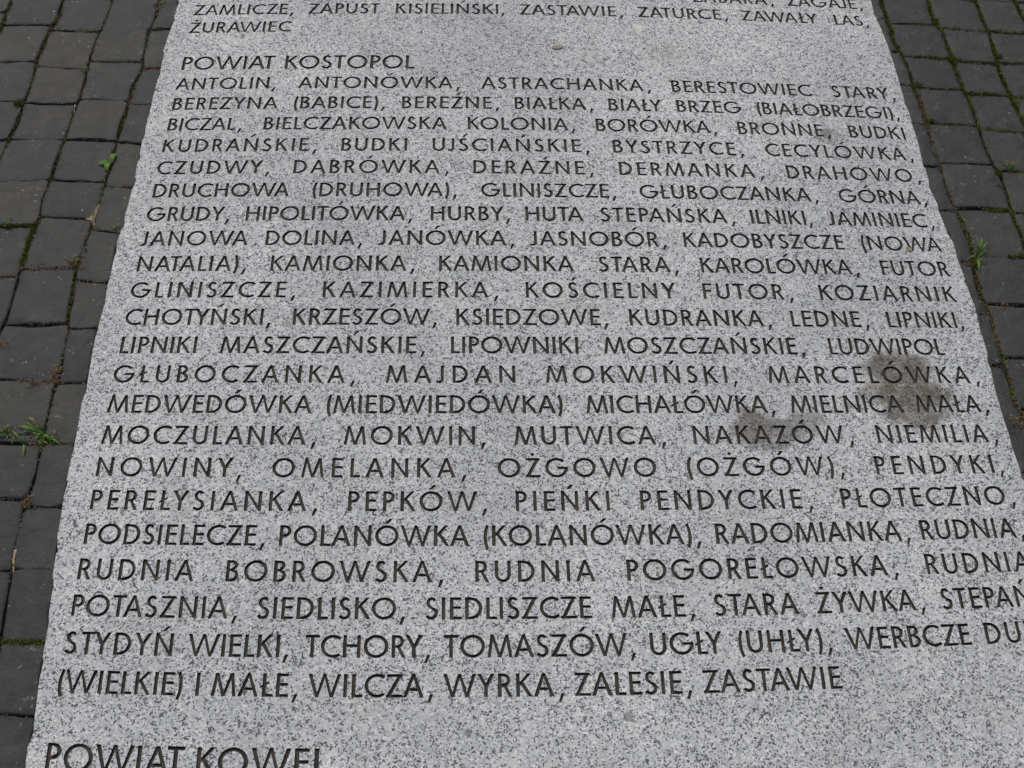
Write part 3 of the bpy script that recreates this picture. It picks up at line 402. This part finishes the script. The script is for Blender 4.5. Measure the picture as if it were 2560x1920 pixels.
# ----------------------------------------------------------------- paving
pav = mesh_obj('pavement', [(-30, -30, -.0085), (30, -30, -.0085), (30, 30, -.0085), (-30, 30, -.0085)], [(0, 1, 2, 3)], M['soil'])
tag(pav, None, None, kind='structure')
def xat(poly, y):
    P = sorted(poly, key=lambda p: p[1]); return float(np.interp(y, [p[1] for p in P], [p[0] for p in P]))
fl, Fv, Uv, Xv = D['cam']
def in_frame(x, y, z=0):
    d = (x, y, z-1.5); f = sum(a*b for a, b in zip(d, Fv))
    return f > 0 and abs(sum(a*b for a, b in zip(d, Xv))/f) < 18/fl*1.0 and abs(sum(a*b for a, b in zip(d, Uv))/f) < 13.5/fl*1.0
crnd = random.Random(11)
def cobble(lp, rp, tl, tr, bl, br, gl, gr, gt=.0008):
    """outline -> mesh of one basalt sett; tl.. are heights (y) on the left and right joint"""
    n = 9; P = []
    bow = lambda: crnd.gauss(0, .0016)
    b1, b2, b3, b4 = bow(), bow(), bow(), bow()
    for k in range(n):
        t = k/(n-1); y = bl+(tl-bl)*t; P.append((xat(lp, y)+b1*math.sin(t*math.pi), y))
    for k in range(1, n):
        t = k/(n-1); xa, xb = xat(lp, tl), xat(rp, tr); P.append((xa+(xb-xa)*t, tl+(tr-tl)*t+b2*math.sin(t*math.pi)))
    for k in range(1, n):
        t = k/(n-1); y = tr+(br-tr)*t; P.append((xat(rp, y)+b3*math.sin(t*math.pi), y))
    for k in range(1, n-1):
        t = k/(n-1); xa, xb = xat(rp, br), xat(lp, bl); P.append((xa+(xb-xa)*t, br+(bl-br)*t+b4*math.sin(t*math.pi)))
    P = np.array(P); c = P.mean(0); N = len(P)
    # inset by the joint width, sharper on the slab side
    w = max(P[:, 0])-min(P[:, 0]); h = max(P[:, 1])-min(P[:, 1])
    def inset(P, l, r, t):
        Q = P.copy(); cx = (P[:, 0].min()+P[:, 0].max())/2
        nx = np.roll(P, -1, 0)-np.roll(P, 1, 0); nn = np.c_[-nx[:, 1], nx[:, 0]]; nn /= np.linalg.norm(nn, axis=1)[:, None]+1e-9
        if ((c-P)*nn).sum() < 0: nn = -nn
        for i in range(len(P)):
            k = nn[i]; gx = l if k[0] > 0 else r
            Q[i] += (k[0]*gx*1.0, k[1]*t)
        return Q
    P = inset(P, gl, gr, gt+crnd.uniform(-.0005, .0009))
    rough = np.array([crnd.gauss(0, .0008) for _ in range(N)]); rough = (rough+np.roll(rough, 1))/1.3
    P = P+((P-c)/(np.linalg.norm(P-c, axis=1)[:, None]+1e-9))*rough[:, None]
    P = .7*P+.15*np.roll(P, 1, 0)+.15*np.roll(P, -1, 0)
    c = P.mean(0); hw, hh = w/2, h/2
    z0 = -.0022+crnd.uniform(-.0016, .0014); tx, ty = crnd.gauss(0, .012), crnd.gauss(0, .012)
    V = []; F = []; rings = [(-.0, -.045), (-.0, -.0036), (.0005, -.0014), (.0013, -.0006), (.0050, -.0001), (.013, .0002)]
    for off, z in rings:
        Q = c+(P-c)*np.array([1-min(off/hw, .5), 1-off/hh])
        for i, (x, y) in enumerate(Q):
            zz = z0+z+(tx*(x-c[0])+ty*(y-c[1]) if z > -.04 else 0)+(crnd.gauss(0, .00055) if -.04 < z else 0)
            V.append((x, y, zz))
    V.append((c[0], c[1], z0+.0012))
    R = len(rings)
    for r in range(R-1):
        for i in range(N):
            j = (i+1) % N; F.append((r*N+i, r*N+j, (r+1)*N+j, (r+1)*N+i))
    for i in range(N): F.append(((R-1)*N+i, (R-1)*N+(i+1) % N, R*N))
    F = [f[::-1] for f in F]
    return V, F
stuffV, stuffF = [], []
joint_pts = []   # places where moss and litter can sit
def emit(V, F, near=True):
    vis = any(in_frame(*v) for v in V[:32])
    if vis: return mesh_obj('cobblestone', V, F, M['basalt'], pav, smooth=True)
    b = len(stuffV); stuffV.extend(V); stuffF.extend([tuple(i+b for i in f) for f in F])
def ext(poly):
    P = sorted(poly, key=lambda p: p[1]); return [[P[0][0], P[0][1]-3]]+P+[[P[-1][0], P[-1][1]+3]]
slabL = [[x, y] for x, y in eL]; slabR = [[x, y] for x, y in eR]
def column(lp, rp, cross, gl, gr):
    """cross: list of (y on left joint, y on right joint), top to bottom"""
    cr = list(cross); hh = .1
    while max(cr[0]) < 3.3: cr.insert(0, (cr[0][0]+hh+crnd.uniform(-.006, .008), cr[0][1]+hh+crnd.uniform(-.006, .008)))
    while min(cr[-1]) > -.2: cr.append((cr[-1][0]-hh-crnd.uniform(-.006, .008), cr[-1][1]-hh-crnd.uniform(-.006, .008)))
    for (a, b), (c_, d_) in zip(cr, cr[1:]):
        emit(*cobble(lp, rp, a, b, c_, d_, gl, gr))
    return cr
Jp = [slabL]+[ext(j) for j in D['J'][1:]]
for i, xs in enumerate(D['XL']):
    rp = Jp[i]; lp = Jp[i+1] if i+1 < len(Jp) else [[x-.096, y] for x, y in Jp[-1]]
    cr = [(c[0][1], c[1][1]) for c in xs]
    column(lp, rp, cr, .0011, .0008 if i == 0 else .0011)
Kp = [slabR]+[ext(k) for k in D['K'][1:]]
for i, xs in enumerate(D['XR']):
    lp = Kp[i]; rp = Kp[i+1] if i+1 < len(Kp) else [[x+.092, y] for x, y in Kp[-1]]
    cr = [(c[0][1], c[1][1]) for c in xs]
    column(lp, rp, cr, .0008 if i == 0 else .0016, .0016)
for side, last, step in ((-1, [[x-.096, y] for x, y in Jp[-1]], .096), (1, Kp[-1], .092)):
    cur = last
    for k in range(13 if side < 0 else 14):
        nxt = [[x+side*step, y] for x, y in cur]; y0 = 3.3+crnd.uniform(0, .1); cr = []
        while y0 > -.3: cr.append((y0, y0+crnd.gauss(0, .003))); y0 -= .1+crnd.uniform(-.006, .008)
        if side < 0: column(nxt, cur, cr, .0014, .0014)
        else: column(cur, nxt, cr, .003, .003)
        cur = nxt
o = mesh_obj('outlying_cobbles', stuffV, stuffF, M['basalt'], pav, smooth=True); o['kind'] = 'stuff'

# ----------------------------------------------------------------- moss and litter in the joints
def clump_mesh(pts, size, n, name, mat, flat=.5, lift=.0, kind='stuff', label=None, cat=None, seed=1):
    r = random.Random(seed); V = []; F = []
    for (x, y, z, sp, dens) in pts:
        for _ in range(int(n*dens)):
            a = r.uniform(0, 6.28); q = sp*math.sqrt(r.random()); cx, cy = x+q*math.cos(a), y+q*math.sin(a)
            cz = z+r.uniform(0, lift); s = size*r.uniform(.5, 1.3); b = len(V)
            th = r.uniform(0, 6.28); el = r.uniform(.2, 1.2)
            dx, dy, dz = math.cos(th)*math.cos(el), math.sin(th)*math.cos(el), math.sin(el)*flat*1.6
            px, py = -math.sin(th)*.35, math.cos(th)*.35
            V += [(cx-px*s*.5, cy-py*s*.5, cz), (cx+px*s*.5, cy+py*s*.5, cz), (cx+(dx*.6+px*.6)*s, cy+(dy*.6+py*.6)*s, cz+dz*s*.6), (cx+dx*s, cy+dy*s, cz+dz*s), (cx+(dx*.6-px*.6)*s, cy+(dy*.6-py*.6)*s, cz+dz*s*.6)]
            F.append((b, b+1, b+2, b+3, b+4))
    o = mesh_obj(name, V, F, mat); tag(o, label, cat, kind=kind); return o
mr = random.Random(8)
def along(poly, y0, y1, step, sp, dens):
    out = []; y = y0
    while y < y1:
        out.append((xat(poly, y)+mr.gauss(0, .0012), y, -.0095, sp, dens*mr.uniform(.2, 1.3))); y += step*mr.uniform(.7, 1.3)
    return out
def acrossj(cr, sp, dens, a=0., b=1.):
    (x0, y0), (x1, y1) = cr; out = []; n = 14
    for k in range(n+1):
        t = a+(b-a)*k/n; out.append((x0+(x1-x0)*t, y0+(y1-y0)*t+mr.gauss(0, .0008), -.0095, sp, dens*mr.uniform(.2, 1.3)))
    return out
ms = along(Kp[1], 1.70, 2.0, .004, .0030, 1.)+along(Kp[2], 1.66, 2.02, .004, .0034, 1.)+along(Kp[3], 1.6, 2.02, .004, .003, .8)+along(Kp[4], 1.7, 2.02, .004, .004, 1.)
ms += along(Kp[2], 1.58, 1.66, .004, .0024, .5)+along(Kp[1], 1.0, 1.7, .006, .0022, .25)+along(Kp[2], 1.25, 1.58, .005, .002, .3)
for ci, ri, a, b, dn in ((1,0,0,1,.5),(1,1,.2,1,1),(1,2,0,1,.8),(1,3,0,1,.5),(2,0,0,1,.8),(2,1,0,1,1.1),(2,2,0,1,.9),(2,3,0,1,1.3),(2,4,0,1,1.1),(3,1,0,1,1.),(3,2,0,1,1.2),(3,3,0,1,1.3),(3,4,0,1,1.),(1,5,.5,1,.5),(1,6,.7,1,.9),(2,5,0,1,.8),(0,1,.3,1,.3)):
    ms += acrossj(D['XR'][ci][ri], .0032, dn, a, b)
ms += along(Jp[2], 1.27, 1.37, .003, .0030, 1.1)+along(Jp[4], 1.85, 1.95, .004, .002, .5)+acrossj(D['XL'][2][0], .002, .3)+acrossj(D['XL'][0][12], .003, 1.4)+acrossj(D['XL'][2][5], .002, .5, .3, 1)
ms += [(D['spots'][k][0]+mr.gauss(0, .003), D['spots'][k][1]+mr.gauss(0, .002), -.007, .005, 2.) for k in ('m1','m2','m3','m4','m5','sp2','g4','mossedge','J_R2') for _ in range(2)]
ms += along(Jp[1], .9, 1.98, .012, .0022, .5)+along(Jp[3], 1.4, 1.98, .010, .0022, .5)+along(Jp[2], 1.4, 1.98, .012, .002, .4)+along(Kp[1], .95, 1.4, .010, .0026, .6)+along(Kp[2], 1.2, 1.45, .008, .0026, .7)+along(Kp[3], 1.4, 1.6, .006, .0026, .8)
clump_mesh([(x+mr.gauss(0, .0008), y, z+.0042, sp*1.25, dn) for x, y, z, sp, dn in ms], .0026, 52, 'moss', M['moss'], 1., .0045, label='yellow green moss filling the joints between the cobbles', cat='moss', seed=3)
lt = along(Jp[1], .7, 1.98, .009, .0024, .7)+along(Jp[2], 1.15, 1.98, .009, .0022, .5)+along(Jp[3], 1.35, 1.98, .009, .002, .5)+along(Kp[1], .95, 1.72, .004, .0036, 1.2)+along(Kp[1], 1.58, 1.70, .003, .0042, 1.6)
for xs in D['XL']:
    for c in xs: lt += acrossj(c, .0018, .28)
for xs in D['XR']:
    for c in xs: lt += acrossj(c, .002, .25)
lt += acrossj(D['XL'][1][6], .0026, 1.6)+acrossj(D['XL'][1][1], .0022, 1.)+acrossj(D['XL'][0][1], .0022, 1.1)+acrossj(D['XL'][2][6], .0024, 1.1)+acrossj(D['XL'][1][8], .0024, 1.4, .4, 1.)
for k, dn, sp in (('dry_a',6,.008),('dryL',7,.008),('dryb',7,.008),('red',6,.008),('debR',10,.012),('tuft_big',8,.010),('sp1',3,.006),('dry_top',5,.008),('dryc',5,.008),('J_R2',5,.007),('pebB',4,.008),('g2',3,.008)):
    for _ in range(4): lt.append((D['spots'][k][0]+mr.gauss(0, sp*.5), D['spots'][k][1]+mr.gauss(0, sp*.4), -.007, sp, dn*.35))
clump_mesh([(x, y, z+.0035, sp, dn) for x, y, z, sp, dn in lt], .0032, 13, 'plant_litter', M['litter'], .5, .005, label='brown crumbs of dry plant litter lying in the cobble joints', cat='plant litter', seed=6)

# ----------------------------------------------------------------- weeds
def blade(pts, w, z, base_z=-.006, cup=.25, r=random):
    """one arching leaf along a ground line"""
    P = [Vector((p[0], p[1])) for p in pts]; L = [0.]
    for a, b in zip(P, P[1:]): L.append(L[-1]+(b-a).length)
    n = 9; V = []; F = []
    def at(s):
        for k in range(len(P)-1):
            if s <= L[k+1] or k == len(P)-2:
                t = (s-L[k])/max(1e-6, L[k+1]-L[k]); return P[k].lerp(P[k+1], t)
    C = [at(L[-1]*k/(n-1)) for k in range(n)]
    for _ in range(2): C = [C[0]]+[(C[i-1]+2*C[i]+C[i+1])/4 for i in range(1, n-1)]+[C[-1]]
    for k, c in enumerate(C):
        t = k/(n-1); d = (C[min(k+1, n-1)]-C[max(k-1, 0)]); d = d.normalized() if d.length else Vector((1, 0)); q = Vector((-d.y, d.x))
        ww = w*.5*max(.04, math.sin(math.pi*min(1, .12+.86*t))**.7); zz = base_z+z*1.15*math.sin(math.pi*(.05+.80*t))
        V += [(c.x-q.x*ww, c.y-q.y*ww, zz+cup*ww), (c.x, c.y, zz), (c.x+q.x*ww, c.y+q.y*ww, zz+cup*ww)]
    for k in range(n-1):
        b = k*3; F += [(b, b+1, b+4, b+3), (b+1, b+2, b+5, b+4)]
    return V, F
def empty(name, x, y):
    o = bpy.data.objects.new(name, None); o.empty_display_size = .02; o.location = (x, y, -.01); return link(o)
def plant(name, leaves, label, cat, group=None, part='leaf'):
    x, y = leaves[0][0][0]
    root = empty(name, x, y); tag(root, label, cat, group)
    for pts, w, z, m in leaves:
        V, F = blade(pts, w, z)
        V = [(a-x, b-y, c+.01) for a, b, c in V]
        mesh_obj(part, V, F, M[['green', 'olive', 'dgreen'][m]], root, smooth=True)
    return root
plant('rosette_weed', D['big'], 'broad leaved green weed sprouting beside the slab on the left', 'weed', 'weeds growing from the cobble joints')
plant('creeping_weed', D['big2'], 'creeping green weed with one long stalk at the left picture edge', 'weed', 'weeds growing from the cobble joints')
plant('star_weed', D['star'], 'star shaped narrow leaved weed in the joint right of FUTOR', 'weed', 'weeds growing from the cobble joints')
cx, cy = D['clover'][0][0]; root = tag(empty('clover', cx, cy), 'small bright clover sprig with three round leaves among the left cobbles', 'weed', 'weeds growing from the cobble joints')
for P in D['clover']:
    V, F = blade(P, .0095, .006, cup=.1); mesh_obj('leaf', [(a-cx, b-cy, c+.012) for a, b, c in V], F, M['green'], root, smooth=True)
def tuft(key, n, ln, w, label, seed, up=.6, spread=.006, yel=.2, zh=.5, part='blade', dx=0, dy=0):
    r = random.Random(seed); x, y = D['spots'][key]; x += dx; y += dy; L = []
    for _ in range(n):
        a = r.uniform(0, 6.28); l = ln*r.uniform(.5, 1.1); bx, by = x+r.gauss(0, spread), y+r.gauss(0, spread*.4)
        ddx, ddy = math.cos(a)*l*.6, math.sin(a)*l*.45+l*up*.5
        L.append(([(bx, by), (bx+ddx*.5, by+ddy*.65), (bx+ddx, by+ddy)], w*r.uniform(.7, 1.2), l*zh, 1 if r.random() < yel else (0 if r.random() < .7 else 2)))
    return plant('grass_tuft', L, label, 'grass tuft', 'grass tufts in the cobble joints', part)
tuft('grassR', 26, .026, .0014, 'fine green grass tuft on the right beyond DRAHOWO', 1, .7, .008)
tuft('tuft_big', 26, .020, .0024, 'bushy centre of fine blades among the broad leaved weed', 30, .7, .009, .15, dx=.012, dy=-.004)
tuft('tuft_big2', 16, .013, .0020, 'fine blades in the creeping weed at the left picture edge', 31, .5, .010, .15)
tuft('edge_grass', 16, .020, .0016, 'green grass tuft cut by the left picture edge', 2, .6, .012)
tuft('m4', 9, .008, .0016, 'green sprout at the crossing above BIAŁOBRZEGI, two joints right of the slab', 32, .5, .005)
tuft('m3', 8, .008, .0016, 'green sprout at the crossing nearest LAS, two joints right of the slab', 33, .5, .004)
tuft('g5', 12, .016, .0014, 'thin green blades under the fine tuft at the right edge', 34, .6, .007)
tuft('m5', 8, .008, .0016, 'green sprout in the far right joint near the top corner', 35, .5, .005)
tuft('tuft_a', 14, .008, .0013, 'low green tuft in a joint level with NATALIA', 3, .6, .008, dx=-.002)
tuft('dry_a', 10, .022, .0016, 'half dry grass tuft leaning up beside NATALIA', 4, 1.2, .005, .5)
tuft('tuft_b', 12, .012, .0015, 'small green tuft against the slab left of JANOWA', 5, .9, .006, dx=.0)
tuft('sp1', 9, .010, .0020, 'tiny green sprout at a joint crossing level with ANTOLIN', 6, .7, .005)
tuft('sp3', 8, .007, .0014, 'tiny yellowish sprout near the upper left corner, right one', 7, .6, .005, .5)
tuft('sp4', 8, .007, .0014, 'tiny yellowish sprout near the upper left corner, left one', 8, .6, .005, .5)
tuft('dry_top', 14, .016, .0015, 'yellow green tuft beside the slab at the top of the picture', 9, .9, .006, .6)
tuft('m1', 7, .008, .0018, 'small bright sprout right of STARY in the first cobble joint', 10, .9, .003)
tuft('m2', 9, .009, .0020, 'small bright sprout right of BIAŁOBRZEGI in the first cobble joint', 11, .7, .004)
tuft('g4', 6, .008, .0014, 'thin sprout under the fine grass tuft on the right', 12, .3, .005)
tuft('leafR', 8, .009, .0018, 'small green sprout right of MAŁA near the slab edge', 13, .8, .005, dx=.004, dy=.004)
tuft('g2', 9, .012, .0014, 'thin green sprout above the broad leaved weed', 14, .5, .008)
tuft('debR', 10, .012, .0016, 'green shoots among litter at the lower right slab edge', 15, .7, .008, .4, dx=.006)
tuft('sand', 7, .012, .0012, 'thin grass shoot above the tan leaf scrap', 16, 1.2, .003, .3, dx=.004, dy=.022)
tuft('bl', 10, .009, .0013, 'sparse green shoots in the lower left joint', 17, .3, .016, .4)

tuft('sp2', 9, .009, .0014, 'small olive sprout in the second joint level with BEREZYNA', 18, .8, .005, .6)
tuft('dryL', 9, .010, .0012, 'dry little tuft in the joint left of PEREŁYSIANKA', 19, .5, .006, .9)
tuft('dryb', 10, .014, .0012, 'dry little tuft in the joint left of GŁUBOCZANKA', 20, 1., .004, .9)
tuft('st2', 6, .007, .0013, 'small olive sprout in the joint right of LIPNIKI', 21, .5, .004, .6)
tuft('g3', 8, .008, .0016, 'small green cushion sprout at the right picture edge', 22, .5, .004, .2)
tuft('red', 8, .009, .0014, 'reddish dry tuft at the left picture edge', 23, .8, .006, .9)
# ----------------------------------------------------------------- dry stems, leaf scraps, pebbles
def tube(pts, rad, mat, name, label, cat, group, z0=-.004):
    P = [Vector((p[0], p[1], z0+.0015*math.sin(i*1.7+p[0]*50))) for i, p in enumerate(pts)]
    Q = []
    for a, b in zip(P, P[1:]): Q += [a.lerp(b, t) for t in (0, .33, .66)]
    Q.append(P[-1])
    for _ in range(2): Q = [Q[0]]+[(Q[i-1]+2*Q[i]+Q[i+1])/4 for i in range(1, len(Q)-1)]+[Q[-1]]
    V, F = [], []; n = 6; org = Vector((Q[0].x, Q[0].y, 0))
    for k, q in enumerate(Q):
        d = (Q[min(k+1, len(Q)-1)]-Q[max(0, k-1)]).normalized(); s = d.cross(Vector((0, 0, 1))).normalized(); u = s.cross(d)
        rr = rad*(1-.5*k/len(Q))*(1+.25*math.sin(k*2.1))
        V += [tuple(q-org+s*rr*math.cos(a)+u*rr*.6*math.sin(a)) for a in [2*math.pi*j/n for j in range(n)]]
    for k in range(len(Q)-1):
        for j in range(n): F.append((k*n+j, k*n+(j+1) % n, (k+1)*n+(j+1) % n, (k+1)*n+j))
    F += [tuple(range(n))[::-1], tuple(range((len(Q)-1)*n, len(Q)*n))]
    o = mesh_obj(name, V, F, mat, smooth=True); o.location = org; return tag(o, label, cat, group)
SL = ['straw lying in the right joint level with GÓRNA', 'straw lying in the right joint level with LIPNIKI', 'tan strip of dry stem by the slab left of POTASZNIA', 'pale root hanging from the broad leaved weed', 'green runner along the lower left joint',
 'straw sticking up from the half dry tuft by NATALIA', 'brown stem in the half dry tuft by NATALIA', 'brown stem left of GŁUBOCZANKA', 'short straw left of GŁUBOCZANKA', 'brown stem crossing the joint left of NOWINY', 'short straw left of NOWINY', 'second brown stem left of NOWINY, nearer the bottom',
 'tan stem at the lower right picture edge', 'brown stem at the lower right picture edge', 'tan leaf sliver in the far right joint', 'brown stem in the tuft at the top left of the slab', 'straw in the tuft at the top left of the slab',
 'brown stem in the crossing left of ŻURAWIEC', 'straw in the crossing at the left under the top rows', 'white fibre in the left joint level with BEREZYNA', 'pale fibre near the top edge, left of the slab']
for (P, w, cn), lb in zip(D['stems'], SL):
    if 'runner' in lb: nm, ct = 'runner', 'runner'
    elif 'fibre' in lb: nm, ct = 'fibre', 'fibre'
    else: nm, ct = 'dry_stem', 'dry stem'
    tube(P, w*.75, M[cn], nm, lb, ct, 'dry stems and fibres in the joints')
def scrap(name, P, mat, label, z0=.0006, th=.0007, cat='leaf scrap', seed=1):
    r = random.Random(seed); P = np.array(P); c = P.mean(0); P = c+(P-c)*.85; n = len(P); V = []
    for s in (1, 0):
        for x, y in P: V.append((x-c[0], y-c[1], z0+r.uniform(0, .0018)+s*th))
    V += [(0, 0, z0+th+.001), (0, 0, z0)]
    F = []
    for i in range(n):
        j = (i+1) % n; F += [(i, j, 2*n), (n+j, n+i, 2*n+1), (i, n+i, n+j, j)]
    o = mesh_obj(name, V, F, mat); o.location = (c[0], c[1], 0); return tag(o, label, cat)
scrap('leaf_scrap', D['sandleaf'][::-1], M['sandleaf'], 'tan dried leaf scrap wedged in the joint level with GRUDY', -.004, .001)
def blobpoly(x, y, rx, ry, n=9, seed=1, rot=0.):
    r = random.Random(seed); out = []
    for k in range(n):
        a = 2*math.pi*k/n; q = r.uniform(.75, 1.1); px, py = rx*q*math.cos(a), ry*q*math.sin(a); out.append((x+px*math.cos(rot)-py*math.sin(rot), y+px*math.sin(rot)+py*math.cos(rot)))
    return out
x, y = D['spots']['leaf']; scrap('leaf_scrap', blobpoly(x, y, .0125, .0085, 9, 2, .15), M['bark'], 'brown leaf scrap lying on the granite under ZATURCE', .0004, .0007, seed=2)
x, y = D['spots']['bark']; scrap('leaf_scrap', blobpoly(x, y, .0085, .006, 8, 4, -.5), M['sandleaf'], 'small tan leaf scrap lying on the letters of NOWA', .0004, .0007, seed=3)
def pebble(x, y, z, rx, ry, rz, label, seed):
    bm = bmesh.new(); bmesh.ops.create_icosphere(bm, subdivisions=3, radius=1.)
    r = random.Random(seed); ph = [r.uniform(0, 6) for _ in range(4)]
    for v in bm.verts:
        k = 1+.10*math.sin(3*v.co.x+ph[0])+.08*math.sin(4*v.co.y+ph[1])+.06*math.sin(5*v.co.z+ph[2]); v.co = Vector((v.co.x*rx*k, v.co.y*ry*k, v.co.z*rz*k))
    me = bpy.data.meshes.new('pebble'); bm.to_mesh(me); bm.free(); me.materials.append(M['pebble'])
    for p in me.polygons: p.use_smooth = True
    o = link(bpy.data.objects.new('pebble', me)); o.location = (x, y, z); return tag(o, label, 'pebble', 'pebbles in the joints')
x, y = D['spots']['pebA']; pebble(x, y, -.006, .0045, .007, .0045, 'tan oval pebble in the first joint right of BUDKI', 1)
x, y = D['spots']['pebB']; pebble(x, y, -.006, .0045, .0035, .0035, 'tan round pebble at a joint crossing right of KOZIARNIK', 2)
x, y = D['spots']['dryst']; pebble(x+.012, y-.035, -.006, .0035, .004, .003, 'small tan pebble in the joint right of ILNIKI', 3)
x, y = place([(.0, .0)])[0]
